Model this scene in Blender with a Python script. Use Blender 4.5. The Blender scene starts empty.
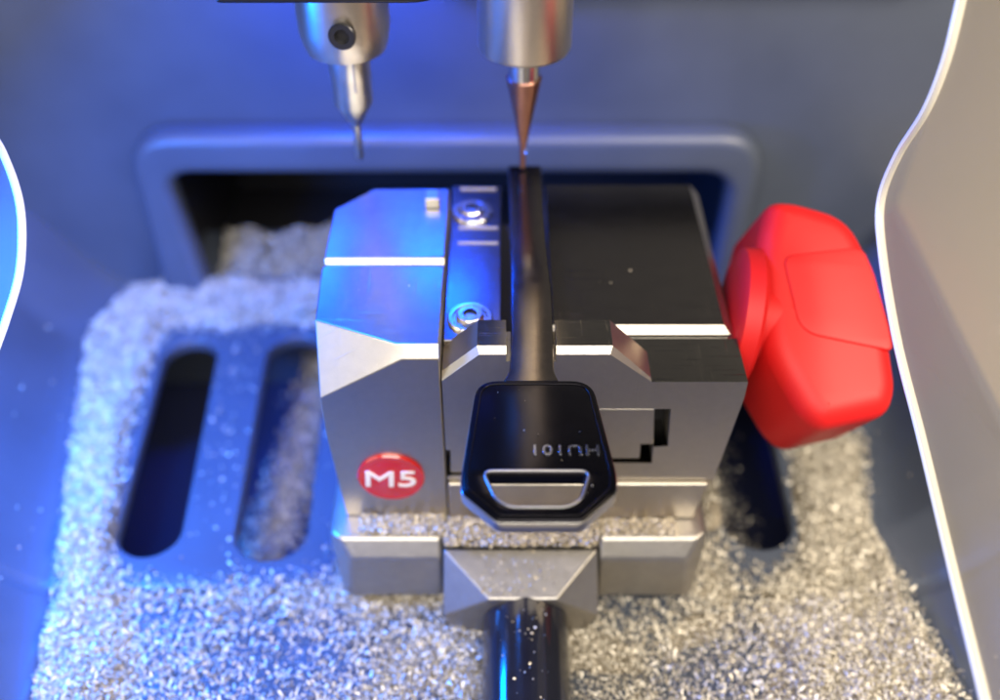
import bpy, bmesh, math, random
import numpy as np
from mathutils import Vector, Matrix
random.seed(7); rng = np.random.default_rng(7)
K = 0.01                      # everything below is written in centimetres
S = bpy.context.scene
COL = S.collection
R = math.radians

# ------------------------------------------------------------------ camera
PITCH = R(43); CY, CZ = -15.36, 14.32
cam_d = bpy.data.cameras.new('camera'); cam = bpy.data.objects.new('camera', cam_d); COL.objects.link(cam)
cam.location = (0, CY*K, CZ*K); cam.rotation_euler = (R(90)-PITCH, 0, 0)
cam_d.sensor_width = 36; cam_d.lens = 36; cam_d.clip_start = 0.005; cam_d.clip_end = 50
cam_d.dof.use_dof = True; cam_d.dof.focus_distance = 0.205; cam_d.dof.aperture_fstop = 6.0
S.camera = cam
FW = Vector((0, math.cos(PITCH), -math.sin(PITCH))); UP = Vector((0, math.sin(PITCH), math.cos(PITCH)))
C0 = Vector((0, CY, CZ))
def ray(px, py): return FW + Vector((1,0,0))*((px-500)/1000) + UP*((350-py)/1000)
def onz(px, py, z):           # measured position on a level plane
    d = ray(px, py); return C0 + d*((z-CZ)/d.z)
def ony(px, py, y):           # measured position on an upright plane
    d = ray(px, py); return C0 + d*((y-CY)/d.y)
def onp(px, py, p, n):
    d = ray(px, py); return C0 + d*((p-C0).dot(n)/d.dot(n))

# ------------------------------------------------------------------ object helpers
def tag(o, label=None, cat=None, group=None, kind=None):
    if label: o['label'] = label
    if cat: o['category'] = cat
    if group: o['group'] = group
    if kind: o['kind'] = kind
    return o
def empty(name, loc, label=None, cat=None, group=None):
    o = bpy.data.objects.new(name, None); COL.objects.link(o); o.location = Vector(loc)*K
    o.empty_display_size = 0.01
    return tag(o, label, cat, group)
def link(name, me, mat, parent=None, smooth=True, bevel=0, seg=2, auto=35):
    if len(me.materials) == 0: me.materials.append(mat)
    o = bpy.data.objects.new(name, me); COL.objects.link(o)
    if parent:
        bpy.context.view_layer.update()
        o.parent = parent; o.matrix_parent_inverse = parent.matrix_world.inverted()
    if smooth:
        for p in me.polygons: p.use_smooth = True
    if bevel:
        b = o.modifiers.new('bevel', 'BEVEL'); b.width = bevel*K; b.segments = seg; b.limit_method = 'ANGLE'
        b.angle_limit = R(25); b.harden_normals = True
    elif smooth:
        me.set_sharp_from_angle(angle=R(auto))
    return o
def mesh_of(bm, name):
    bmesh.ops.recalc_face_normals(bm, faces=bm.faces)
    bmesh.ops.scale(bm, vec=(K,K,K), verts=bm.verts)
    me = bpy.data.meshes.new(name); bm.to_mesh(me); bm.free(); return me
def prism(pts, axis, a0, a1, bm=None):
    """polygon in the two other axes, swept along axis. X:(y,z) Y:(x,z) Z:(x,y)"""
    bm = bm or bmesh.new()
    f = {'X': lambda p,a:(a,p[0],p[1]), 'Y': lambda p,a:(p[0],a,p[1]), 'Z': lambda p,a:(p[0],p[1],a)}[axis]
    lo = [bm.verts.new(f(p,a0)) for p in pts]; hi = [bm.verts.new(f(p,a1)) for p in pts]
    bm.faces.new(lo); bm.faces.new(hi); n = len(pts)
    for i in range(n): bm.faces.new((lo[i], lo[(i+1)%n], hi[(i+1)%n], hi[i]))
    return bm
def box(x0,x1,y0,y1,z0,z1,bm=None): return prism([(x0,y0),(x1,y0),(x1,y1),(x0,y1)],'Z',z0,z1,bm)
def cut(bm, p, n):
    geom = bm.verts[:]+bm.edges[:]+bm.faces[:]
    r = bmesh.ops.bisect_plane(bm, geom=geom, plane_co=p, plane_no=n, clear_outer=True, dist=1e-5)
    ed = [e for e in r['geom_cut'] if isinstance(e, bmesh.types.BMEdge)]
    bmesh.ops.edgenet_fill(bm, edges=ed)
    return bm
def lathe(prof, seg=64, bm=None, centre=(0,0,0), rot=None):
    """prof: list of (radius, z); axis z, then rotated and moved"""
    bm = bm or bmesh.new(); rings = []
    c = Vector(centre); M = rot or Matrix.Identity(3)
    for r, z in prof:
        if r < 1e-6: rings.append([bm.verts.new(c + M@Vector((0,0,z)))])
        else: rings.append([bm.verts.new(c + M@Vector((r*math.cos(2*math.pi*i/seg), r*math.sin(2*math.pi*i/seg), z))) for i in range(seg)])
    for a, b in zip(rings, rings[1:]):
        for i in range(seg):
            j = (i+1)%seg
            if len(a)==1 and len(b)==1: continue
            if len(a)==1: bm.faces.new((a[0], b[i], b[j]))
            elif len(b)==1: bm.faces.new((a[i], a[j], b[0]))
            else: bm.faces.new((a[i], a[j], b[j], b[i]))
    return bm
def boolean(me_a, cutters):
    o = bpy.data.objects.new('tmp', me_a); COL.objects.link(o); cs = []
    for m in cutters:
        c = bpy.data.objects.new('tmpc', m); COL.objects.link(c); cs.append(c)
        b = o.modifiers.new('b', 'BOOLEAN'); b.operation = 'DIFFERENCE'; b.solver = 'EXACT'; b.object = c
    dg = bpy.context.evaluated_depsgraph_get(); dg.update()
    me = bpy.data.meshes.new_from_object(o.evaluated_get(dg))
    for x in [o]+cs: bpy.data.objects.remove(x)
    bm = bmesh.new(); bm.from_mesh(me)
    bmesh.ops.remove_doubles(bm, verts=bm.verts, dist=1e-6)
    bmesh.ops.dissolve_limit(bm, angle_limit=R(0.5), verts=bm.verts, edges=bm.edges)
    bm.to_mesh(me); bm.free(); return me
def rounded(pts, r, n=6):
    out = []; N = len(pts)
    for i, p in enumerate(pts):
        rr = r[i] if isinstance(r, (list,tuple)) else r
        p = Vector(p[:2]); a = (Vector(pts[i-1][:2])-p); b = (Vector(pts[(i+1)%N][:2])-p)
        if rr <= 0: out.append(tuple(p)); continue
        t = min(rr, a.length*.49, b.length*.49); A = p+a.normalized()*t; B = p+b.normalized()*t
        for k in range(n+1):
            s = k/n; out.append(tuple(A*(1-s)**2 + p*2*s*(1-s) + B*s*s))
    return out
def sheet(loops, thick, bev, to3d, name, res=3):
    """flat shape with holes and rounded edges, from filled curves (top face at local z=0)"""
    cu = bpy.data.curves.new(name, 'CURVE'); cu.dimensions = '2D'; cu.fill_mode = 'BOTH'
    for L in loops:
        sp = cu.splines.new('POLY'); sp.points.add(len(L)-1); sp.use_cyclic_u = True
        for q, p in zip(sp.points, L): q.co = (p[0], p[1], 0, 1)
    cu.extrude = thick/2-bev; cu.bevel_depth = bev; cu.bevel_resolution = res; cu.offset = -bev
    o = bpy.data.objects.new(name, cu); COL.objects.link(o)
    dg = bpy.context.evaluated_depsgraph_get(); dg.update()
    me = bpy.data.meshes.new_from_object(o.evaluated_get(dg)); bpy.data.objects.remove(o)
    bm = bmesh.new(); bm.from_mesh(me); bmesh.ops.remove_doubles(bm, verts=bm.verts, dist=1e-5)
    for v in bm.verts: v.co = to3d(Vector((v.co.x, v.co.y, v.co.z-thick/2)))
    me2 = mesh_of(bm, name); me2.materials.clear(); return me2
def text_mesh(txt, size, name, extrude=.01, offset=0.0, sx=1, spacing=1, bevel=0):
    cu = bpy.data.curves.new(name, 'FONT'); cu.body = txt; cu.size = size; cu.extrude = extrude; cu.offset = offset
    cu.align_x = 'CENTER'; cu.align_y = 'CENTER'; cu.space_character = spacing; cu.bevel_depth = bevel; cu.bevel_resolution = 2
    o = bpy.data.objects.new(name, cu); COL.objects.link(o)
    dg = bpy.context.evaluated_depsgraph_get(); dg.update()
    me = bpy.data.meshes.new_from_object(o.evaluated_get(dg)); bpy.data.objects.remove(o)
    me.materials.clear()
    bm = bmesh.new(); bm.from_mesh(me)
    for v in bm.verts: v.co.x *= sx
    return bm

# ------------------------------------------------------------------ materials
def mat(name, col, metal=0, rough=.5, bump=0, bscale=900, var=0, vscale=60, rvar=0, coat=0, spec=.5, sheen=0, aniso=0):
    m = bpy.data.materials.new(name); m.use_nodes = True; nt = m.node_tree; b = nt.nodes['Principled BSDF']
    b.inputs['Base Color'].default_value = (*col,1); b.inputs['Metallic'].default_value = metal
    b.inputs['Roughness'].default_value = rough; b.inputs['Coat Weight'].default_value = coat
    b.inputs['Specular IOR Level'].default_value = spec
    tc = nt.nodes.new('ShaderNodeTexCoord')
    if var:
        n = nt.nodes.new('ShaderNodeTexNoise'); n.inputs['Scale'].default_value = vscale; n.inputs['Detail'].default_value = 8
        n.inputs['Roughness'].default_value = .6
        nt.links.new(tc.outputs['Object'], n.inputs['Vector'])
        mp = nt.nodes.new('ShaderNodeMapRange'); mp.inputs[1].default_value=.25; mp.inputs[2].default_value=.75
        mp.inputs[3].default_value = 1-var; mp.inputs[4].default_value = 1+var
        nt.links.new(n.outputs['Fac'], mp.inputs[0])
        h = nt.nodes.new('ShaderNodeVectorMath'); h.operation = 'SCALE'; h.inputs[0].default_value = col
        nt.links.new(mp.outputs[0], h.inputs['Scale']); nt.links.new(h.outputs[0], b.inputs['Base Color'])
    if rvar:
        n2 = nt.nodes.new('ShaderNodeTexNoise'); n2.inputs['Scale'].default_value = vscale*1.7; n2.inputs['Detail'].default_value = 6
        nt.links.new(tc.outputs['Object'], n2.inputs['Vector'])
        mp2 = nt.nodes.new('ShaderNodeMapRange'); mp2.inputs[1].default_value=.3; mp2.inputs[2].default_value=.7
        mp2.inputs[3].default_value = rough-rvar; mp2.inputs[4].default_value = rough+rvar
        nt.links.new(n2.outputs['Fac'], mp2.inputs[0]); nt.links.new(mp2.outputs[0], b.inputs['Roughness'])
    if bump:
        n3 = nt.nodes.new('ShaderNodeTexNoise'); n3.inputs['Scale'].default_value = bscale; n3.inputs['Detail'].default_value = 4
        nt.links.new(tc.outputs['Object'], n3.inputs['Vector'])
        bp = nt.nodes.new('ShaderNodeBump'); bp.inputs['Strength'].default_value = bump; bp.inputs['Distance'].default_value = .0002
        nt.links.new(n3.outputs['Fac'], bp.inputs['Height']); nt.links.new(bp.outputs[0], b.inputs['Normal'])
    return m
STEEL = mat('satin_steel', (.50,.455,.39), 1, .37, bump=.12, bscale=3000, var=.05, vscale=420, rvar=.015)
POLISH = mat('ground_top_dark_reflection', (.12,.113,.105), 1, .16, bump=.03, bscale=2600, var=.06, vscale=300, rvar=.015)  # smooth ground finish; dark reflection from above is put into the colour
def scratches(m, amt=.35):
    nt = m.node_tree; b = nt.nodes['Principled BSDF']; tc = nt.nodes.new('ShaderNodeTexCoord')
    last = b.inputs['Normal'].links[0].from_node if b.inputs['Normal'].links else None
    for rz, sc in ((.25,(60,2600,60)), (1.35,(2200,70,70))):
        mp = nt.nodes.new('ShaderNodeMapping'); mp.inputs['Rotation'].default_value = (0,.1,rz); mp.inputs['Scale'].default_value = sc
        n = nt.nodes.new('ShaderNodeTexNoise'); n.inputs['Scale'].default_value = 1; n.inputs['Detail'].default_value = 3
        nt.links.new(tc.outputs['Object'], mp.inputs[0]); nt.links.new(mp.outputs[0], n.inputs['Vector'])
        r_ = nt.nodes.new('ShaderNodeMapRange'); r_.inputs[1].default_value = .64; r_.inputs[2].default_value = .78
        nt.links.new(n.outputs['Fac'], r_.inputs[0])
        bp = nt.nodes.new('ShaderNodeBump'); bp.inputs['Strength'].default_value = amt; bp.inputs['Distance'].default_value = .0001
        nt.links.new(r_.outputs[0], bp.inputs['Height'])
        if last: nt.links.new(last.outputs[0], bp.inputs['Normal'])
        last = bp
    nt.links.new(last.outputs[0], b.inputs['Normal']); return m
scratches(STEEL,.25); scratches(POLISH,.3); scratches(BLADE,.3) if 'BLADE' in globals() else None
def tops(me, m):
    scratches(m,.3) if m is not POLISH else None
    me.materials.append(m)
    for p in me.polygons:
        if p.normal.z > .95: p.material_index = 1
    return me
STEEL_CAST = mat('cast_steel', (.38,.355,.32), .9, .40, bump=.25, bscale=2600, var=.07, vscale=350, rvar=.03)
BRUSH = mat('turned_steel', (.64,.57,.48), 1, .33, bump=.03, bscale=2500, var=.03, vscale=400, rvar=.01)
SHANK = mat('ground_steel', (.62,.58,.52), 1, .30, var=.10, vscale=200)
COPPER = mat('copper_coating', (.34,.17,.125), 1, .36, var=.15, vscale=260)
BLACKOX = mat('black_oxide', (.035,.035,.04), .6, .3)
KEYB = mat('black_nickel', (.014,.013,.016), .9, .17, var=.15, vscale=350)
BLADE = mat('black_nickel_brown_reflection', (.10,.088,.08), 1, .19, var=.12, vscale=300, rvar=.03)  # blade lighter than the head: the spindle's brown reflection is put into the colour
KEYE = mat('bare_key_edge', (.48,.47,.46), 1, .3)
PLASTIC = mat('grey_plastic', (.055,.066,.092), 0, .40, bump=.10, bscale=1800, var=.12, vscale=30, rvar=.09)
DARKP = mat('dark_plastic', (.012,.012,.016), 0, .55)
BLACKP = mat('black_plastic', (.008,.008,.010), 0, .3)
LEVER = mat('gloss_black', (.010,.010,.014), 0, .13, coat=.6, var=.2, vscale=90, rvar=.05)
RED = mat('red_plastic', (.54,.010,.010), 0, .5, bump=.06, bscale=1800, var=.04, vscale=40, spec=.3)
ENAMEL = mat('red_enamel', (.50,.008,.008), 0, .12, coat=1)
WHITE = mat('white_lettering', (.80,.74,.74), 0, .35)
BRIGHT = mat('bright_screw', (.62,.61,.60), 1, .2, var=.1, vscale=300)
TABLE = mat('beige_table', (.42,.36,.27), 0, .6, var=.06, vscale=6)

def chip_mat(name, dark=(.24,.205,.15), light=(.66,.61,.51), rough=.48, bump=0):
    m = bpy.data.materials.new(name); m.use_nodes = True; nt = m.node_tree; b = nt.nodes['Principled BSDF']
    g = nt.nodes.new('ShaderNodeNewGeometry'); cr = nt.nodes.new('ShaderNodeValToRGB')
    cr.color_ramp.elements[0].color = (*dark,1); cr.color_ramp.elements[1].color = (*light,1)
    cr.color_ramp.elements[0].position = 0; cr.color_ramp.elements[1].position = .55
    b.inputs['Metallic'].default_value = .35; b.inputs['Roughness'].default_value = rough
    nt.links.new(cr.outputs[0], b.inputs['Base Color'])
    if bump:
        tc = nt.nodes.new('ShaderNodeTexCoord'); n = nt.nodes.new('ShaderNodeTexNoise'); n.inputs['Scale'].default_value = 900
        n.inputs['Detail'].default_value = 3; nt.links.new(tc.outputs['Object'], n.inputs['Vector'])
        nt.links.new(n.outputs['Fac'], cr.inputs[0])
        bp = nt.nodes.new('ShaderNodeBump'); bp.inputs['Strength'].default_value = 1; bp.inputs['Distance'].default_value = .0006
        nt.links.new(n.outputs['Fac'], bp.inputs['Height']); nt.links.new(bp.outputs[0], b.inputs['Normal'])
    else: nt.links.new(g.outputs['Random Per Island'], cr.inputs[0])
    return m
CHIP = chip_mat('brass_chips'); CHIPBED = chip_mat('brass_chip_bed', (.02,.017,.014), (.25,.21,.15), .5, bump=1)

def acrylic(name, tint, body, clear):
    m = bpy.data.materials.new(name); m.use_nodes = True; nt = m.node_tree; b = nt.nodes['Principled BSDF']; out = nt.nodes['Material Output']
    b.inputs['Base Color'].default_value = (*body,1); b.inputs['Roughness'].default_value = .35; b.inputs['Coat Weight'].default_value = .3
    tr = nt.nodes.new('ShaderNodeBsdfTransparent'); tr.inputs[0].default_value = (*tint,1)
    tl = nt.nodes.new('ShaderNodeBsdfTranslucent'); tl.inputs[0].default_value = (*body,1)
    a = nt.nodes.new('ShaderNodeMixShader'); a.inputs[0].default_value = .5
    nt.links.new(b.outputs[0], a.inputs[1]); nt.links.new(tl.outputs[0], a.inputs[2])
    x = nt.nodes.new('ShaderNodeMixShader')
    n = nt.nodes.new('ShaderNodeTexNoise'); n.inputs['Scale'].default_value = 14; n.inputs['Detail'].default_value = 3
    tc = nt.nodes.new('ShaderNodeTexCoord'); nt.links.new(tc.outputs['Object'], n.inputs['Vector'])
    mp = nt.nodes.new('ShaderNodeMapRange'); mp.inputs[3].default_value = 1-clear-.06; mp.inputs[4].default_value = 1-clear+.06
    nt.links.new(n.outputs['Fac'], mp.inputs[0]); nt.links.new(mp.outputs[0], x.inputs[0])
    nt.links.new(tr.outputs[0], x.inputs[1]); nt.links.new(a.outputs[0], x.inputs[2]); nt.links.new(x.outputs[0], out.inputs[0])
    return m
ACR = acrylic('cloudy_acrylic', (.95,.93,.88), (.50,.45,.33), .66)
ACL = acrylic('cloudy_acrylic_cool', (.9,.93,.97), (.30,.34,.38), .86)
ACE = mat('acrylic_edge', (.80,.79,.74), 0, .25, coat=.4)

# ------------------------------------------------------------------ the machine tub
WALL = 12.2; FZ = -8.0
tub = empty('machine_tub', (0, 6, FZ), 'grey moulded plastic tub with framed opening and slotted floor around the key clamp', 'machine housing')
# back wall, with a hole behind the frame
def XZ(y0): return lambda v: Vector((v.x, y0-v.z, v.y))       # sheet top faces -Y
oL, oR = ony(181,230,11.2).x, ony(721,230,11.2).x
oT = ony(450,177,11.2).z
bL, bR, bT = ony(140,200,11.4).x, ony(757,200,11.4).x, ony(450,128,11.7).z
hole = [(oL,-10),(oR,-10),(oR,oT),(oL,oT)]
me = sheet([[(-30,-14),(13.2,-14),(13.2,7.5),(-30,7.5)], [(oL-.2,-9.5),(oR+.2,-9.5),(oR+.2,oT+.2),(oL-.2,oT+.2)]], .4, .02, XZ(WALL), 'wall')
link('back_wall', me, PLASTIC, tub)
fr = rounded([(bL-.35,-10),(bL,-6.5),(bL,bT),(bR,bT),(bR,-6.5),(bR+.2,-10)], [0,.5,1.6,1.6,.5,0], 10)
ho = rounded([(oL+.45,-11),(oL,oT),(oR,oT),(oR,-11)], [0,.8,.9,0], 8)
# horseshoe: outline of frame minus opening
me = sheet([fr[:-0 or None], [(p[0], max(p[1],-9.7)) for p in ho]], 1.1, .42, XZ(WALL-1.0), 'frame', 6)
link('opening_frame', me, PLASTIC, tub, auto=60)
# dark box behind the opening
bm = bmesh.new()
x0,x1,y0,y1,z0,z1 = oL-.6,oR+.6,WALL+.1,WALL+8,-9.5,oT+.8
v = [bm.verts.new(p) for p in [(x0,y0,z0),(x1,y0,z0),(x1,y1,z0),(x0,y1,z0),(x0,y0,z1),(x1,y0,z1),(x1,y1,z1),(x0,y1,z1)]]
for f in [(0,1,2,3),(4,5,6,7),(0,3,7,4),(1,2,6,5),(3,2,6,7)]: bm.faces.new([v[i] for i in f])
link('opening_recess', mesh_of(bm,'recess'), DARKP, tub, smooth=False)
# slotted floor plate
def capsule(a, b, ra, rb, n=14):
    a = Vector(a[:2]); b = Vector(b[:2]); d = (b-a).normalized(); ang = math.atan2(d.y, d.x); out = []
    for k in range(n+1): t = ang+math.pi/2+math.pi*k/n; out.append((a.x+ra*math.cos(t), a.y+ra*math.sin(t)))
    for k in range(n+1): t = ang-math.pi/2+math.pi*k/n; out.append((b.x+rb*math.cos(t), b.y+rb*math.sin(t)))
    return out
SEAM = -0.55
s1 = (onz(150,530,FZ), onz(190,358,FZ)); s2 = (onz(272,530,FZ), onz(297,356,FZ)); s3 = (onz(757,520,FZ), onz(722,345,FZ))
slots = [capsule(s1[0],s1[1],.86,.86), capsule(s2[0],s2[1],.98,.98), capsule(s3[0],s3[1],.95,.95)]
me = sheet([[(-22,SEAM+.03),(12.8,SEAM+.03),(12.8,WALL+3),(-22,WALL+3)]]+slots, .5, .12, lambda v: Vector((v.x,v.y,FZ+v.z)), 'plate')
link('slotted_floor', me, PLASTIC, tub, auto=60)
# banks: the sides of the tub rise around the floor, as one height grid with the flat floor left out
def pip(X, Y, poly):
    ins = np.zeros(X.shape, bool); n = len(poly)
    for i in range(n):
        x0,y0 = poly[i]; x1,y1 = poly[(i+1)%n]
        c = ((y0>Y)!=(y1>Y)); 
        with np.errstate(divide='ignore', invalid='ignore'): xi = (x1-x0)*(Y-y0)/(y1-y0+1e-12)+x0
        ins ^= c & (X<xi)
    return ins
def dist_poly(X, Y, poly):
    d = np.full(X.shape, 1e9); n = len(poly)
    for i in range(n):
        ax,ay = poly[i]; bx,by = poly[(i+1)%n]; dx,dy = bx-ax, by-ay; L = dx*dx+dy*dy+1e-12
        t = np.clip(((X-ax)*dx+(Y-ay)*dy)/L, 0, 1); d = np.minimum(d, np.hypot(X-ax-t*dx, Y-ay-t*dy))
    return d
q = lambda px,py,z=FZ: tuple(onz(px,py,z)[:2])
floor_poly = [q(20,760), q(48,620), q(66,480), q(86,340), q(118,300), (q(150,284)[0]-.2,WALL+2), (q(760,284)[0]+.6,WALL+2), q(872,330), q(868,440), q(872,530), q(925,610), q(975,700), q(1010,760)]
gx = np.linspace(-26,13,230); gy = np.linspace(-9,WALL+.2,130); X,Y = np.meshgrid(gx,gy)
d = dist_poly(X,Y,floor_poly); ins = pip(X,Y,floor_poly)
ss = lambda t: np.clip(t,0,1)**2*(3-2*np.clip(t,0,1))
Z = np.where(ins, FZ-.9*ss(d/.25), FZ-.02+ 3.4*ss((d)/3.6) + .05*d)
def grid_mesh(name, X, Y, Z, keep=None):
    h,w = X.shape; co = np.stack([X,Y,Z],-1).reshape(-1,3)*K
    idx = np.arange(h*w).reshape(h,w); F = np.stack([idx[:-1,:-1],idx[:-1,1:],idx[1:,1:],idx[1:,:-1]],-1)
    if keep is not None: F = F[keep[:-1,:-1]|keep[1:,1:]|keep[:-1,1:]|keep[1:,:-1]]
    F = F.reshape(-1,4); used = np.unique(F); re = np.zeros(h*w,int); re[used] = np.arange(len(used))
    me = bpy.data.meshes.new(name); me.from_pydata(co[used].tolist(), [], re[F].tolist()); me.update(); return me
seam_cut = np.exp(-((Y-SEAM)/.06)**2)*.10
Z2 = Z - seam_cut
link('side_bank', grid_mesh('bank', X, Y, Z2, ~ins | (d<.3)), PLASTIC, tub, auto=180)
# front drawer in front of the seam, and the drawer floor far below the slots
link('drawer_floor', mesh_of(box(-19,12.8,-9,SEAM-.03,FZ-.5,FZ-.12),'drawer'), PLASTIC, tub, bevel=.08)
link('outer_skirt', mesh_of(box(13.02,13.3,-9,WALL+.3,-14.4,-4.9),'skirt'), PLASTIC, tub, bevel=.05)
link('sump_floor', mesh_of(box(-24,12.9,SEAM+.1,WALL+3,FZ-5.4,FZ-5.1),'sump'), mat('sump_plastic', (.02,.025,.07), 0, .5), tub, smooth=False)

# the table the machine stands on
tag(link('table_top', mesh_of(box(-160,160,-120,160,-16,-14.5),'table'), TABLE, None, smooth=False), None, None, None, 'structure')

# ------------------------------------------------------------------ brass chips
def shards(name, P, mat_, parent=None, lmin=.09, lmax=.20, flat=.5):
    """P: (n,3) cm. each chip is a bent strip of two quads"""
    n = len(P); L = (lmin+(lmax-lmin)*rng.uniform(0,1,n)**2.2)/2; W = np.minimum(rng.uniform(.020,.062,n), L*1.3)/2; B = rng.uniform(.0,.45,n)*L
    yaw = rng.uniform(0,2*math.pi,n); pit = rng.normal(0,flat,n); rol = rng.normal(0,flat*1.2,n)
    loc = np.zeros((n,6,3))
    for k,(u,b) in enumerate([(-1,1),(0,0),(1,1)]):
        for s in (0,1):
            loc[:,2*k+s,0] = u*L*(1-.25*b*s); loc[:,2*k+s,1] = (2*s-1)*W*(1-.3*b); loc[:,2*k+s,2] = -B*b+ (s*.02)
    cy,sy,cp,sp,cr,sr = np.cos(yaw),np.sin(yaw),np.cos(pit),np.sin(pit),np.cos(rol),np.sin(rol)
    Rm = np.stack([np.stack([cy*cp, cy*sp*sr-sy*cr, cy*sp*cr+sy*sr],-1), np.stack([sy*cp, sy*sp*sr+cy*cr, sy*sp*cr-cy*sr],-1), np.stack([-sp, cp*sr, cp*cr],-1)],1)
    co = (np.einsum('nij,nkj->nki', Rm, loc)+P[:,None,:]).reshape(-1,3)*K
    F = np.array([[0,1,3,2],[2,3,5,4]]); F = (F[None]+(np.arange(n)*6)[:,None,None]).reshape(-1)
    me = bpy.data.meshes.new(name); me.vertices.add(n*6); me.vertices.foreach_set('co', co.ravel())
    me.loops.add(len(F)); me.loops.foreach_set('vertex_index', F.astype(np.int32))
    me.polygons.add(n*2); me.polygons.foreach_set('loop_start', np.arange(0,len(F),4).astype(np.int32))
    me.update(calc_edges=True); me.validate()
    return link(name, me, mat_, parent, smooth=False)
def blur(A, k):
    for _ in range(2):
        for ax in (0,1):
            c = np.cumsum(np.pad(A, [(k+1,k) if a==ax else (0,0) for a in (0,1)], mode='edge'), axis=ax)
            A = (np.take(c, range(2*k+1, c.shape[ax]), axis=ax)-np.take(c, range(0, c.shape[ax]-2*k-1), axis=ax))/(2*k+1)
    return A
px0,px1,py0,py1 = -20,18,-9,WALL+6.5; ST=.1
PX,PY = np.meshgrid(np.arange(px0,px1,ST), np.arange(py0,py1,ST))
M = np.zeros(PX.shape)
def fill(poly, v, mode='max'):
    global M
    i = pip(PX,PY,[q(*p) for p in poly]); M = np.where(i, (np.maximum(M,v) if mode=='max' else v), M)
fill([(52,640),(58,560),(70,470),(86,330),(120,295),(185,283),(345,283),(345,322),(270,322),(225,330),(165,325),(140,380),(108,560),(110,590),(60,640)], 1.0)
fill([(215,330),(258,330),(240,560),(200,570)], .04)
fill([(100,575),(345,585),(345,600),(100,600)], .4)
fill([(20,760),(40,640),(56,585),(345,597),(700,597),(700,560),(745,575),(800,565),(790,500),(790,440),(862,440),(868,535),(905,610),(955,690),(975,760)], .95)
fill([(120,605),(350,600),(370,640),(390,720),(100,740),(140,660)], .36, 'set')
fill([(330,560),(720,560),(720,600),(330,600)], .9)
fill([(690,420),(728,420),(738,560),(690,560)], .6)
fill([(370,598),(775,575),(782,640),(790,790),(360,790)], .48, 'set')
fill([(600,580),(760,580),(770,620),(640,640)], .40, 'set')
Mb = blur(M, 3)
_s = blur(rng.normal(0,1,M.shape), 6); _s /= _s.std()
Mb = np.clip(Mb*(1+.30*_s*np.clip(1.6-1.5*Mb,0,1)),0,1)
sm = blur(rng.normal(0,1,M.shape), 5); sm = sm/sm.std()
sm2 = blur(rng.normal(0,1,M.shape), 2); sm2 = sm2/sm2.std()
H = FZ - .22 + .20*np.clip(Mb*2.2,0,1) + .32*ss((Mb-.45)/.5)*(1+.22*sm+.22*sm2)
# mound inside the opening
tin = (PY>WALL-.4)
H = np.where(PY<SEAM, H-.06, H)
def hat(x,y):
    i = np.clip(((y-py0)/ST).astype(int),0,H.shape[0]-1); j = np.clip(((x-px0)/ST).astype(int),0,H.shape[1]-1); return H[i,j], Mb[i,j]
holes_i = np.zeros(PX.shape,bool)
for c in slots: holes_i |= pip(PX,PY,c) | (dist_poly(PX,PY,c)<.12)
bed = (Mb>.5) & ~holes_i & pip(PX,PY,floor_poly)
me = grid_mesh('bed', PX, PY, H-.03, bed)
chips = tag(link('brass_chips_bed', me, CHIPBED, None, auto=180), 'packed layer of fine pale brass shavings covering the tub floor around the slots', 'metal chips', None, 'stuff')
n = 640000
x = rng.uniform(px0,px1,n); y = rng.uniform(py0,WALL-.3,n); h,m = hat(x,y)
inslot = np.zeros(n,bool)
for c in slots: inslot |= pip(x,y,c) | (dist_poly(x,y,c) < rng.uniform(0,.55,n))
vis = (y>-8.2) & ~((x>-3.6)&(x<4.6)&(y>-.2)&(y<8)) & (np.abs(x) < 6+.62*(y-CY))
keep = (rng.uniform(0,1,n) < np.clip(m*1.15,0,1)**1.3) & ~inslot & vis & pip(x,y,floor_poly)
x,y,h = x[keep],y[keep],h[keep]
tag(shards('brass_shavings', np.stack([x,y,np.maximum(h,FZ+.02)+rng.uniform(0,.16,len(x))],-1), CHIP, None, .04, .23, .6), 'loose curled brass shavings heaped over the tub floor in front of and beside the key clamp', 'metal chips', None, 'stuff')
print('shards', len(x))
# stray chips on bare plastic
n = 1500; x = rng.uniform(-18,14,n); y = rng.uniform(-7,11,n)
d1 = dist_poly(x,y,floor_poly); i1 = pip(x,y,floor_poly)
zz = np.where(i1, FZ+.03, FZ+.03+3.4*ss(d1/3.6)+.05*d1)
ok = np.ones(n,bool)
for c in slots: ok &= ~(pip(x,y,c)|(dist_poly(x,y,c)<.1))
ok &= ~((x>-3.9)&(x<5.2)&(y>-1)) & (rng.uniform(0,1,n)<np.where(i1,1,.30)) & (zz<-5.2)
tag(shards('scattered_shavings', np.stack([x,y,zz],-1)[ok], CHIP, None, .05,.12,.2), 'thinly scattered single brass flecks on the bare grey plastic beside the heap', 'metal chips', None, 'stuff')
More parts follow.
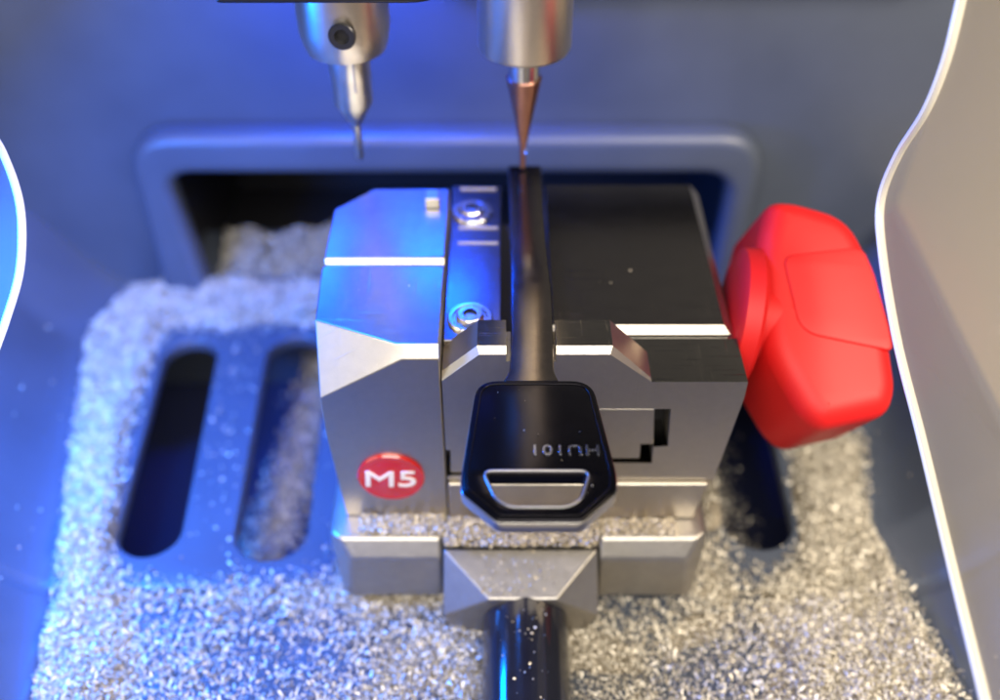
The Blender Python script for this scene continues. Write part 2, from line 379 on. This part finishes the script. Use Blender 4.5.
# mound in the opening
n = 9000; a = onz(195,265,-8); x = rng.uniform(oL+.4,-3.5,n); t = rng.uniform(0,.62,n)
y = WALL+.1+t*3.6; z = -8.15+.75*ss(t*1.3)*(.75+.25*np.sin(x*1.7)+.2*np.sin(x*4.1+1)) + rng.uniform(0,.25,n)
SHADED_CHIP = chip_mat('shaded_brass_chips', (.05,.05,.055), (.50,.49,.48))  # brass chips with the opening's shade put into their colour
tag(shards('recess_shavings', np.stack([x,y,z],-1), SHADED_CHIP, None, .12,.26,.9), 'dim heap of brass shavings inside the dark framed opening left of the clamp', 'metal chips', None, 'stuff')
gx2,ty = np.meshgrid(np.linspace(oL+.3,-3.2,60), np.linspace(-.1,.68,24))
zz = -8.25+.75*ss(ty*1.3)*(.75+.25*np.sin(gx2*1.7)+.2*np.sin(gx2*4.1+1))
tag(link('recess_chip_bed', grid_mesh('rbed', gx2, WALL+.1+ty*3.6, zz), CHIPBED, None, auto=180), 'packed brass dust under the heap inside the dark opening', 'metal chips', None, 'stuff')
# chips lying under the second and third slots
def sump(name, c, side, label, n=3500):
    cx = sum(p[0] for p in c)/len(c); x = cx+rng.normal(side,.6,n)+.08*rng.uniform(-1,1,n); y = rng.uniform(min(p[1] for p in c)+.6, max(p[1] for p in c)+2.8, n)
    x = x + (y-(sum(p[1] for p in c)/len(c))-1.8)*.16*(1 if cx<0 else -1)
    z = FZ-2.3+rng.uniform(0,.3,n)-.6*np.abs(x-cx-side)
    tag(shards(name, np.stack([x,y,z],-1), CHIP, None, .10,.24,.7), label, 'metal chips', None, 'stuff')
sump('sump_shavings', slots[1], .10, 'brass shavings lying deep under the slot next to the clamp', 8500)
sump('sump_shavings', slots[2], -.9, 'brass shavings lying deep under the slot below the red knob', 2600)

# ------------------------------------------------------------------ key clamp
clamp = empty('key_clamp', (0.6, 3, -7.6), 'satin steel key clamp with round red M5 badge and red side knob', 'vise')
# left jaw block
XL = -4.02; XM = -1.29
def groove(y, w, dp, z): return [(y-w/2, z), (y-w*.12, z-dp), (y+w*.12, z-dp), (y+w/2, z)]
gl = onz(380,262,0).y
prof = [(-.02,-5.6),(-.02,-.26),(.2,0)] + groove(gl,.34,.13,0) + [(6.0,0),(6.0,-5.6)]
bm = prism(prof,'X',XL-.2,XM)
A = onz(315,320,0); B = onz(410,352,0); Cc = ony(316,399,0)
Bp = Vector((B.x,-.02,-.13)); nrm = (Bp-A).cross(Cc-A); nrm = nrm if nrm.dot(Vector((-1,-1,1)))>0 else -nrm
cut(bm, A, nrm.normalized())
# slightly flared left flank and the cut rear corner
cut(bm, Vector((A.x,A.y,0)), Vector((-1,-.055,.0)).normalized())
D1 = onz(327,213,0); D2 = onz(372,190,0); dd = (D2-D1); cut(bm, D1, Vector((-dd.y, dd.x, 0)).normalized())
cut(bm, Vector((A.x,0,-1.6)), Vector((-1,0,-.05)).normalized())
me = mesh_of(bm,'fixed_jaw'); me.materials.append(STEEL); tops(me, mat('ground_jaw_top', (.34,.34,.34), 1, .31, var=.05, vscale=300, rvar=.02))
lb = link('fixed_jaw', me, STEEL, clamp, bevel=.035, seg=3)
# little stop pin at the back
p = onz(432,204,0.1)
link('stop_block', mesh_of(box(p.x-.18,p.x+.18,p.y-.05,p.y+.4,0.003,.28),'stop'), STEEL, clamp, bevel=.04)
# guide plate with its two cap screws
PZ = -.55; gY1 = onz(470,186,PZ).y
bm = box(XM+.03, .02, .9, gY1, PZ-1.6, PZ)
gp = link('guide_plate', mesh_of(bm,'guide'), mat('guide_steel', (.22,.22,.24), 1, .24, bump=.06, bscale=2600, var=.06, vscale=300, rvar=.02), clamp, bevel=.03)
for py in (228,243):
    yy = onz(470,py,PZ).y
    link('guide_rib', mesh_of(box(XM+.25,-.05,yy-.025,yy+.02,PZ,PZ+.04),'rib'), STEEL, gp, bevel=.01)
yy = onz(470,187,PZ).y; link('guide_rib', mesh_of(box(XM+.25,-.1,yy-.12,yy-.08,PZ,PZ+.04),'rib'), STEEL, gp, bevel=.01)
for cx,cy in ((472,212),(470,318)):
    c = onz(cx,cy,PZ+.03)
    prof = [(.52,0),(.52,.05),(.48,.085),(.40,.085),(.37,.03),(.33,.03),(.31,.13),(.27,.17),(.16,.17)]
    sc = link('cap_screw', mesh_of(lathe(prof,48,None,(c.x,c.y,PZ)),'screw'), BRIGHT, gp)
    hx = bmesh.new(); prs = [(.155*math.cos(R(60*i)),.155*math.sin(R(60*i))) for i in range(6)]
    prism([(c.x+a,c.y+b) for a,b in prs],'Z',PZ+.06,PZ+.10,hx); 
    link('hex_socket', mesh_of(hx,'hex'), SHANK, gp, smooth=False)
# right jaw block (lower, ground top with its dark reflection painted in)
ZR = -.95; gr = onz(690,331,ZR).y; XR = 5.42
prof = [(1.42,-4.24),(1.42,ZR),]+groove(gr,.42,.16,ZR)+[(7.6,ZR),(7.6,-4.24)]
bm = prism(prof,'X',1.22,XR)
TOPR = mat('moving_jaw_dark_reflection', (.095,.088,.085), 1, .2, bump=.04, bscale=2600, var=.06, vscale=300, rvar=.015)
cut(bm, Vector((XR-.26,0,ZR)), Vector((1,0,.9)).normalized())
cut(bm, Vector((XR-.06,7.6,ZR)), Vector((1,1,.0)).normalized())
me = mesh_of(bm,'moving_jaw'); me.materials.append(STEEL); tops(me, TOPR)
link('moving_jaw', me, STEEL, clamp, bevel=.03, seg=3)
# front jaw: one machined front with a raised grip, T cavity and key slot
zf = lambda px,py,y=0: ony(px,py,y)
f = lambda px,py,y=0: (ony(px,py,y).x, ony(px,py,y).z)
J = [f(442,384),f(477,354),f(613,353),f(651,387)]
J = [(J[0][0],-.74),(J[1][0],0),(J[2][0],0),(J[3][0],ZR)]
prof = [(XM+.03,-4.24),J[0],J[1],J[2],J[3],(XR-.05,ZR),(XR-.05,-1.45),(XR-.32,-4.24)]
me = mesh_of(prism(prof,'Y',0,1.40),'front_jaw')
c1 = mesh_of(box(-6,8,.95,3,ZR-.001,3),'c')
cav = [f(446,450),f(560,450),f(560,409),f(671,409),f(668,446),f(653,447),f(652,463),f(600,463),f(600,476),f(446,476)]
c2 = mesh_of(prism(cav,'Y',-.5,.9),'c')
ks = mesh_of(box(.13,1.19,-1,3,-.34,1),'c')
me = boolean(me,[c1,c2,ks])
bm = bmesh.new(); bm.from_mesh(me)
ed = [e for e in bm.edges if all(abs(v.co.y)<1e-5 and v.co.z>(ZR-.02)*K for v in e.verts) and abs(e.verts[0].co.x-e.verts[1].co.x)>.25*K and max(v.co.z for v in e.verts)>-.02*K]
bmesh.ops.bevel(bm, geom=ed, offset=.13*K, segments=1, affect='EDGES', clamp_overlap=True)
bm.to_mesh(me); bm.free()
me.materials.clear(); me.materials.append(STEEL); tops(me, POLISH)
link('front_jaw', me, STEEL, clamp, bevel=.045, seg=3)
ins_ = [f(450,451.5),f(562,451.5),f(562,411.5),f(655,411.5),f(654,447),f(641,447),f(640,461),f(602,461),f(602,475),f(450,475)]
link('slide_insert', mesh_of(prism(ins_,'Y',.07,.8),'insert'), STEEL, clamp, bevel=.03)
link('jaw_core', mesh_of(box(XM+.1,XR-.5,.85,6.8,-4.2,-1.7),'core'), DARKP, clamp, smooth=False)
# lower body and base flange
lb_r = ony(714,482,-.1).x
bm = box(XM+.03, lb_r, -.12, 6.5, -5.6, -4.28); cut(bm, Vector((lb_r-.1,0,-4.28)), Vector((1,0,-.16)).normalized())
link('lower_body', mesh_of(bm,'lower'), STEEL, clamp, bevel=.07, seg=3)
fl, frr = onz(338,545,-5.75).x, onz(703,545,-5.75).x
for a,b,side in ((fl,-1.42,-1),(2.42,frr,1)):
    a = a-.28 if side<0 else a; b = b+.2 if side>0 else b
    prof = [(-1.05,-7.6),(-1.0,-6.1),(-.66,-5.62),(5,-5.62),(5,-7.6)]
    bm = prism(prof,'X',a,b)
    ex = a if side<0 else b
    cut(bm, Vector((ex-side*.0,-.45,-5.9)), Vector((side*.75,-.8,.1)).normalized())
    cut(bm, Vector((ex-side*.12,0,-5.62)), Vector((side,0,.6)).normalized())
    cut(bm, Vector((ex-side*.1,0,-6.6)), Vector((side,0,-.12)).normalized())
    link('base_flange', mesh_of(bm,'flange'), STEEL_CAST, clamp, bevel=.15, seg=4)
link('base_core', mesh_of(box(-1.44,2.44,-.64,4.8,-7.58,-5.64),'bcore'), STEEL_CAST, clamp, smooth=False)
# bracket for the lever
bx0,bx1 = onz(443,552,-5.85).x, onz(598,552,-5.85).x
bi0,bi1 = onz(474,552,-5.85).x, onz(566,552,-5.85).x
YB,YF = onz(500,549,-5.85).y, -2.05
fc0,fc1 = ony(490,600,YF), ony(556,600,YF); fo0,fo1 = ony(443,616,YF+.2), ony(599,616,YF+.2)
bm = bmesh.new()
T = [bm.verts.new(v) for v in [(bx0,YB,-5.85),(bi0,YB,-5.85),(bi1,YB,-5.85),(bx1,YB,-5.85),(fo1.x,YF+.2,fo1.z),(fc1.x,YF,fc1.z),(fc0.x,YF,fc0.z),(fo0.x,YF+.2,fo0.z)]]
lowb = [bm.verts.new((x,y,-7.95)) for x,y in [(bx0+.1,YB),(bx1-.1,YB),(bx1-.15,YF+.35),(fc1.x,YF+.12),(fc0.x,YF+.12),(bx0+.15,YF+.35)]]
for fcs in [(T[0],T[1],T[6]),(T[0],T[6],T[7]),(T[1],T[2],T[5],T[6]),(T[2],T[3],T[5]),(T[3],T[4],T[5]),
            (T[7],T[6],lowb[4],lowb[5]),(T[6],T[5],lowb[3],lowb[4]),(T[5],T[4],lowb[2],lowb[3]),
            (T[4],T[3],lowb[1],lowb[2]),(T[0],T[7],lowb[5],lowb[0]),(T[3],T[2],T[1],T[0],lowb[0],lowb[1]),tuple(lowb)]: bm.faces.new(fcs)
link('lever_bracket', mesh_of(bm,'bracket'), STEEL_CAST, clamp, bevel=.05, seg=3)
# black lever
a = Vector((.62,-1.7,-7.2)); b = Vector((.60,-9.5,-8.0)); ax = (b-a); Lh = ax.length
rot = ax.to_track_quat('Z','Y').to_matrix()
lev = link('lever', mesh_of(lathe([(0,0),(1.0,0),(1.04,.05),(1.04,Lh-.3),(.8,Lh),(0,Lh)],64,None,a,rot),'lever'), LEVER, clamp)
# badge
bc = ony(391,476,-.02); by = -.02
rotb = Vector((0,-1,0)).to_track_quat('Z','Y').to_matrix()
bd = link('badge', mesh_of(lathe([(.80,0),(.80,.05),(.765,.085),(.735,.075),(.55,.10),(.3,.115),(0,.12)],64,None,(bc.x,by,bc.z),rotb),'badge'), ENAMEL, clamp)
bm = text_mesh('M5', .78, 'm5', extrude=.012, offset=.0, sx=1.32, spacing=1.0, bevel=.006)
for v in bm.verts:
    x_,z_,y_ = v.co.x+.07*v.co.y*1.0, v.co.y, v.co.z
    v.co = Vector((bc.x+x_, by-.125-y_+.03*(x_*x_), bc.z+z_))
link('lettering', mesh_of(bm,'m5'), WHITE, bd, smooth=False)
# ------------- red knob (turns the clamp screw, part of the clamp)
kc = Vector((5.3, 3.1, -1.75))
rx = Vector((1,0,0)).to_track_quat('Z','Y').to_matrix()
link('screw_shaft', mesh_of(lathe([(0,0),(.7,0),(.7,1.2),(0,1.2)],32,None,(5.0,2.9,-2.5),rx),'shaft'), SHANK, clamp)
wn = Vector((0.10,-.50,.86)).normalized(); p0 = Vector((7.4,3.0,-.45))
u1 = Vector((1,0,0)); u1 = (u1-wn*u1.dot(wn)).normalized(); u2 = wn.cross(u1)
def on_knob(px,py):
    v = onp(px,py,p0,wn)-p0; return (v.dot(u1), v.dot(u2))
kn = rounded([on_knob(*p) for p in [(761,240),(772,196),(796,196),(852,212),(877,258),(893,320),(903,388),(895,412),(826,428),(806,412),(771,352),(764,300)]], [.4,.4,.5,.7,.8,.8,.4,.4,.5,.4,.6,.6], 6)
def k3(v): return p0+u1*v.x+u2*v.y+wn*(v.z)
kb = sheet([kn], 3.2, .55, k3, 'knob', 6)
knob = link('knob', kb, RED, clamp, auto=70)
pn = rounded([on_knob(*p) for p in [(782,256),(862,247),(874,275),(889,330),(893,352),(800,333)]], [.3,.3,.2,.2,.2,.5], 6)
def k3b(v): return p0+u1*v.x+u2*v.y+wn*(v.z+.05)
link('grip_pad', sheet([pn], .4, .05, k3b, 'pad', 3), RED, knob, auto=70)
lo = rounded([on_knob(*p) for p in [(800,392),(828,405),(893,398),(897,372),(830,378),(810,362)]], .25, 6)
rk = Vector((1,-.12,-.10)).normalized().to_track_quat('Z','Y').to_matrix()
kc2 = onp(727,322,Vector((5.45,3,-1.6)),Vector((1,0,0)))
link('knob_flange', mesh_of(lathe([(0,0),(1.5,0),(1.66,.10),(1.7,.46),(1.6,.56),(1.0,.58),(1.0,1.4),(0,1.5)],64,None,Vector((5.5,2.9,-1.55)),rk),'flange'), RED, knob)

# chips on the clamp ledges (lie on it: things of their own kind, uncountable)
GOLD = chip_mat('golden_dust', (.20,.155,.095), (.62,.54,.40))
def ledge(name, n, xr, yr, z, label, zf_=None, lm=(.05,.14), fl_=.5, thick=.10):
    x = rng.uniform(*xr,n); y = rng.uniform(*yr,n); zz_ = (z if zf_ is None else zf_(x,y))+rng.uniform(.01,thick,n)
    tag(shards(name, np.stack([x,y,zz_],-1), GOLD, None, *lm, fl_), label, 'metal chips', None, 'stuff')
ledge('ledge_shavings', 2600, (fl+.5,-1.4), (-.62,0), -5.62, 'golden brass dust along the base ledge under the red badge')
ledge('ledge_shavings', 3600, (-1.35,2.4), (-.95,-.12), -5.64, 'golden brass dust on the base directly under the key head', thick=.16)
ledge('ledge_shavings', 1100, (2.45,frr-.6), (-.62,-.12), -5.62, 'thin brass dust on the base ledge right of the key head', thick=.05)
ledge('bracket_flecks', 130, (bi0+.2,bi1-.2), (YF+.1,YB), 0, 'few brass flecks on the sloping face of the lever bracket', zf_=lambda x,y:-5.85+(y-YB)/(YF-YB)*(fc0.z+5.85)+.01, lm=(.03,.08), fl_=.1, thick=.015)
def onlev(x,y): return a.z + (y-a.y)/(b.y-a.y)*(b.z-a.z) + np.sqrt(np.clip(1.04**2-(x-.6)**2,0,1.2))
ledge('lever_flecks', 55, (0,1.1), (-5.5,-2.2), 0, 'few brass flecks stuck on the glossy black lever', zf_=onlev, lm=(.03,.09), fl_=.2, thick=.012)

ledge('jaw_flecks', 8, (-3.8,-1.4), (.6,5.6), 0.005, 'few tiny brass specks on the blue lit top of the fixed jaw', lm=(.02,.05), fl_=.1, thick=.014)
ledge('jaw_flecks', 4, (1.4,5.0), (2.2,7.2), ZR+.005, 'few tiny specks on the dark top of the moving jaw', lm=(.02,.06), fl_=.1, thick=.014)
# ------------------------------------------------------------------ the key
KZ = .05; KT = .34
key = empty('key', (.68,-2.6,KZ-KT), 'black key with a trapezoid head and slotted hole, gripped flat in the clamp', 'key')
k = lambda px,py: q(px,py,KZ)
head = rounded([k(477,380),k(592,380),k(617,474),k(617,491),k(583,521),k(497,521),k(461,491),k(461,476)], [.45,.45,.25,.12,.12,.12,.12,.25], 6)
hl = rounded([k(486,473),k(587,473),k(579,498),k(567,505),k(510,505),k(498,498)], [.12,.12,.1,.15,.15,.1], 5)
KT2 = lambda v: Vector((v.x,v.y,KZ+v.z))
link('head', sheet([head,hl], KT, .05, KT2, 'head', 3), KEYB, key, auto=50)
# raised bright rim round the face and the hole
def rim(poly, off, w, name, z=KZ+.012):
    P_ = [Vector(p) for p in poly]; n_=len(P_); c_ = sum(P_,Vector((0,0)))/n_
    def inset(dist):
        out=[]
        for i in range(n_):
            e1=(P_[i]-P_[i-1]); e2=(P_[(i+1)%n_]-P_[i])
            if e1.length<1e-6: e1=e2
            if e2.length<1e-6: e2=e1
            t=(e1.normalized()+e2.normalized()).normalized(); nn=Vector((-t.y,t.x))
            if nn.dot(c_-P_[i])<0: nn=-nn
            out.append(P_[i]+nn*dist)
        return out
    return inset(off), inset(off+w)
o_,i_ = rim(head,.10,.035,'rim'); 
link('head_rim', sheet([[tuple(p) for p in o_],[tuple(p) for p in i_]], .06, .012, lambda v: Vector((v.x,v.y,KZ+.02+v.z)),'rim',2), KEYB, key, auto=60)
o_,i_ = rim(hl,-.075,.045,'rim2')
link('hole_rim', sheet([[tuple(p) for p in o_],[tuple(p) for p in i_]], .06, .012, lambda v: Vector((v.x,v.y,KZ+.025+v.z)),'rim2',2), KEYE, key, auto=60)
# lower bare edge visible as the key's thickness
o_,i_ = rim(head,.02,.2,'band')
link('edge_band', sheet([[tuple(p) for p in rim(head,-.012,.1,'x')[0]],[tuple(p) for p in i_]], KT-.06, .03, lambda v: Vector((v.x,v.y,KZ-.055+v.z)),'band',2), KEYE, key, auto=60)
bl = rounded([k(502,382),k(509,372),k(511,345),k(511,260),k(508,165),k(541,165),k(545,230),k(552,300),k(554,372),k(560,382)], [.1,.25,.1,.5,.06,.06,.8,.8,.25,.1], 6)
link('blade', sheet([bl], .26, .04, lambda v: Vector((v.x,v.y,KZ-.004+v.z)), 'blade', 3), BLADE, key, auto=50)
bm = text_mesh('HU101', .36, 'hu', extrude=.012, sx=1.18, spacing=1.12, bevel=.004)
tc = onz(565,450,KZ)
for v in bm.verts: v.co = Vector((tc.x-v.co.x, tc.y-v.co.y, KZ+.012+v.co.z))
link('lettering', mesh_of(bm,'hu'), mat('stamped_letters', (.20,.21,.25), 1, .22), key, smooth=False)
n=40; x = rng.uniform(-.4,1.8,n); y = rng.uniform(-4,-1.2,n)
tag(shards('key_flecks', np.stack([x,y,np.full(n,KZ+.008)],-1)[:12], CHIP, None, .012,.03,.1), 'few tiny brass specks on the black key head', 'metal chips', None, 'stuff')

# ------------------------------------------------------------------ spindles
def spin(name, x, y, label, cat): return empty(name, (x,y,0), label, cat)
SY = 6.8
cs = empty('cutter_spindle', (.52,SY,.1), 'plain steel spindle with a copper coloured cutter touching the tip of the key blade', 'spindle')
sx = .58
cz = 3.42
link('collar', mesh_of(lathe([(0,cz),(.9,cz),(1.06,cz+.03),(1.10,cz+.12),(1.10,11),(0,11)],96,None,(sx,SY,0)),'collar'), BRUSH, cs, auto=40)
cb = link('cutter_shank', mesh_of(lathe([(0,cz),(.37,cz),(.37,2.62),(0,2.62)][::1],48,None,(sx,SY,0)),'shank'), BRIGHT, cs)
prof = [(0,2.66),(.43,2.66),(.42,2.58),(.33,2.1),(.24,1.65),(.15,1.1),(.085,.75),(.07,.22),(.055,.12),(0,.10)]
bm = bmesh.new(); lathe(prof,48,bm,(sx,SY,0))
link('cutter_bit', mesh_of(bm,'bit'), COPPER, cs, auto=60)
bm = bmesh.new()   # two bright flutes on the cutter tip
for s in (0,1):
    ang = s*math.pi+.3
    pts = []
    for i in range(12):
        z = .14+i*.05; t = ang+i*.22; r = .055+.02*min(1,i/8)
        pts.append(Vector((sx+r*math.cos(t), SY+r*math.sin(t), z)))
    for p_,p2 in zip(pts,pts[1:]):
        dd=(p2-p_).normalized(); sd=dd.cross(Vector((0,0,1))).normalized()*.02
        o2=(p_-Vector((sx,SY,p_.z))).normalized()*.015
        vs=[bm.verts.new(v) for v in (p_-sd,p_+sd,p2+sd,p2-sd,p_-sd+o2,p_+sd+o2,p2+sd+o2,p2-sd+o2)]
        for fc in ((0,1,2,3),(4,5,6,7),(0,1,5,4),(1,2,6,5),(2,3,7,6),(3,0,4,7)): bm.faces.new([vs[i] for i in fc])
link('cutter_flute', mesh_of(bm,'flute'), BRIGHT, cs, smooth=False)

ps = empty('probe_spindle', (-3.52,SY,.38), 'steel spindle with black set screw and thin tracer probe above the blue jaw', 'spindle')
qx = -3.62; qz = 3.42
link('collar', mesh_of(lathe([(0,qz),(.86,qz),(.94,qz+.04),(1.02,qz+.30),(1.07,qz+.62),(1.07,5.4),(0,5.4)],96,None,(qx,SY,0)),'collar'), BRUSH, ps, auto=25)
prb = link('probe', mesh_of(lathe([(0,qz),(.50,qz),(.50,2.75),(.485,2.72),(.485,2.04),(.16,1.46),(.115,1.36),(.10,.45),(.075,.38),(0,.38)],64,None,(qx+.02,SY,0)),'probe'), SHANK, ps, auto=30)
# flat on the shank
link('probe_flat', mesh_of(box(qx+.16,qx+.20,SY-.50,SY-.44,2.5,3.3),'flat'), BRIGHT, prb, bevel=.01)
sc = ony(343,34,SY-1.05)
dirn = Vector((-.06,-1,.05)).normalized(); rs = dirn.to_track_quat('Z','Y').to_matrix()
ssw = link('set_screw', mesh_of(lathe([(0,0),(.30,0),(.31,.13),(.28,.16),(.17,.16),(.155,.02),(0,.02)],48,None,(sc.x,SY-1.07,sc.z),rs),'setscrew'), BLACKOX, ps, auto=30)
# black head housing above the probe
mh = empty('overhead_housing', (2,9,6), 'black underside of the machine head above the probe spindle', 'machine housing')
link('reflection_blocker', mesh_of(box(-1.6,12,11.3,11.95,3.0,15),'blocker_panel'), BLACKP, mh, bevel=.2, seg=3)  # added unseen black panel, keeps the moving jaw's reflection dark
hz = ony(330,4,5.0).z; hx0,hx1 = ony(215,0,5).x, ony(443,0,5).x
bm = bmesh.new(); prism(rounded([(hx0,5),(hx1,5),(hx1,7.9),(hx0,7.9)], [.1,.8,.1,.1],8),'Z',hz,hz+.9,bm)
link('underside', mesh_of(bm,'mhead'), BLACKP, mh, bevel=.15, seg=4)

# ------------------------------------------------------------------ clear guards
def spline(P, n=10):
    out=[]; P=[P[0]]+P+[P[-1]]
    for i in range(1,len(P)-2):
        for k_ in range(n):
            t=k_/n; a_,b_,c_,d_ = [Vector(p) for p in P[i-1:i+3]]
            out.append(.5*((2*b_)+(-a_+c_)*t+(2*a_-5*b_+4*c_-d_)*t*t+(-a_+3*b_-3*c_+d_)*t**3))
    out.append(Vector(P[-2])); return out
def guard(name, X0, px_pts, front, label, mt, edge_r, lean=0):
    pn_ = Vector((1,0,0)); o0 = Vector((X0,0,0))
    E = [onp(px,py,o0,pn_) for px,py in px_pts]; E = spline([(p.y,p.z) for p in E])
    root = empty(name, (X0, -5, -8), label, 'guard', 'acrylic side guards')
    poly = [tuple(p) for p in E]; ys = [p[0] for p in poly]
    loop = poly + [(front,poly[-1][1]-3),(front,poly[0][1]+3)]
    th=.13
    me = mesh_of(prism(loop,'X',X0-th/2,X0+th/2),name); link('pane', me, mt, root, auto=30)
    bm = bmesh.new(); rr=edge_r; rings=[]
    for i,p in enumerate(E):
        t=(E[min(i+1,len(E)-1)]-E[max(i-1,0)]).normalized(); nn=Vector((-t.y,t.x))
        ring=[]
        for kk in range(12):
            an=2*math.pi*kk/12; ca,sa=math.cos(an),math.sin(an)
            ring.append(bm.verts.new((X0+rr*ca, p.x+nn.x*rr*.8*sa, p.y+nn.y*rr*.8*sa)))
        rings.append(ring)
    for r1,r2 in zip(rings,rings[1:]):
        for kk in range(12): bm.faces.new((r1[kk],r1[(kk+1)%12],r2[(kk+1)%12],r2[kk]))
    link('rounded_edge', mesh_of(bm,'edge'), ACE, root)
guard('acrylic_guard', 8.3, [(975,-60),(961,0),(946,60),(926,110),(898,155),(881,200),(882,250),(897,340),(922,440),(953,570),(985,700),(1000,770)], -12, 'cloudy clear acrylic side guard with a curved edge right of the red knob', ACR, .10)
guard('acrylic_guard', -10.4, [(-40,110),(-8,135),(8,165),(19,200),(22,235),(19,275),(6,320),(-12,370),(-30,420),(-60,520)], -4, 'pale bluish acrylic side guard whose curved edge shows at the far left', ACL, .09)

# ------------------------------------------------------------------ light
w = bpy.data.worlds.new('World'); S.world = w; w.use_nodes = True
bg = w.node_tree.nodes['Background']; bg.inputs[0].default_value = (.55,.60,.72,1); bg.inputs[1].default_value = .13
def area(name, loc, target, size, power, col, sy=None):
    l = bpy.data.lights.new(name,'AREA'); l.energy = power; l.color = col; l.size = size*K
    if sy: l.shape='RECTANGLE'; l.size_y = sy*K
    o = bpy.data.objects.new(name,l); COL.objects.link(o); o.location = Vector(loc)*K
    o.rotation_euler = (Vector(target)-Vector(loc)).to_track_quat('-Z','Y').to_euler(); return o
area('blue_reflection_panel', (-6.0, 11.6, 7.8), (-5.5,2,3.5), 8.0, .075, (.0,.055,1), 8.5)  # added glowing panel in place of the blue-lit wall the fixed jaw reflects
area('blue_spot', (-7, 7.5, 14), (-8,6,-5), 3, .36, (.0,.17,1))
area('blue_side_led', (-14.5, .5, 1.5), (-8,0,-8), 4, 1.1, (.0,.17,1))
area('ceiling_panel', (2,-30,34), (0,0,-3), 50, 4.6, (1,.93,.82), 30)
area('warm_lamp', (26,-10,24), (4,-2,-6), 14, 1.9, (1,.86,.66))
area('window_light', (-32,-28,9), (-4,0,-2), 26, .33, (1,.98,.94), 20)
area('blue_strip', (-4.0, 9.6, 5.6), (-4,11.3,-2.5), 6, .26, (0,.07,1), .6)
S.render.engine = 'CYCLES'
S.view_settings.view_transform = 'Standard'; S.view_settings.look = 'None'; S.view_settings.exposure = 0; S.view_settings.gamma = 1
S.cycles.max_bounces = 8; S.cycles.sample_clamp_indirect = 6
S.render.resolution_x = 1024; S.render.resolution_y = 717
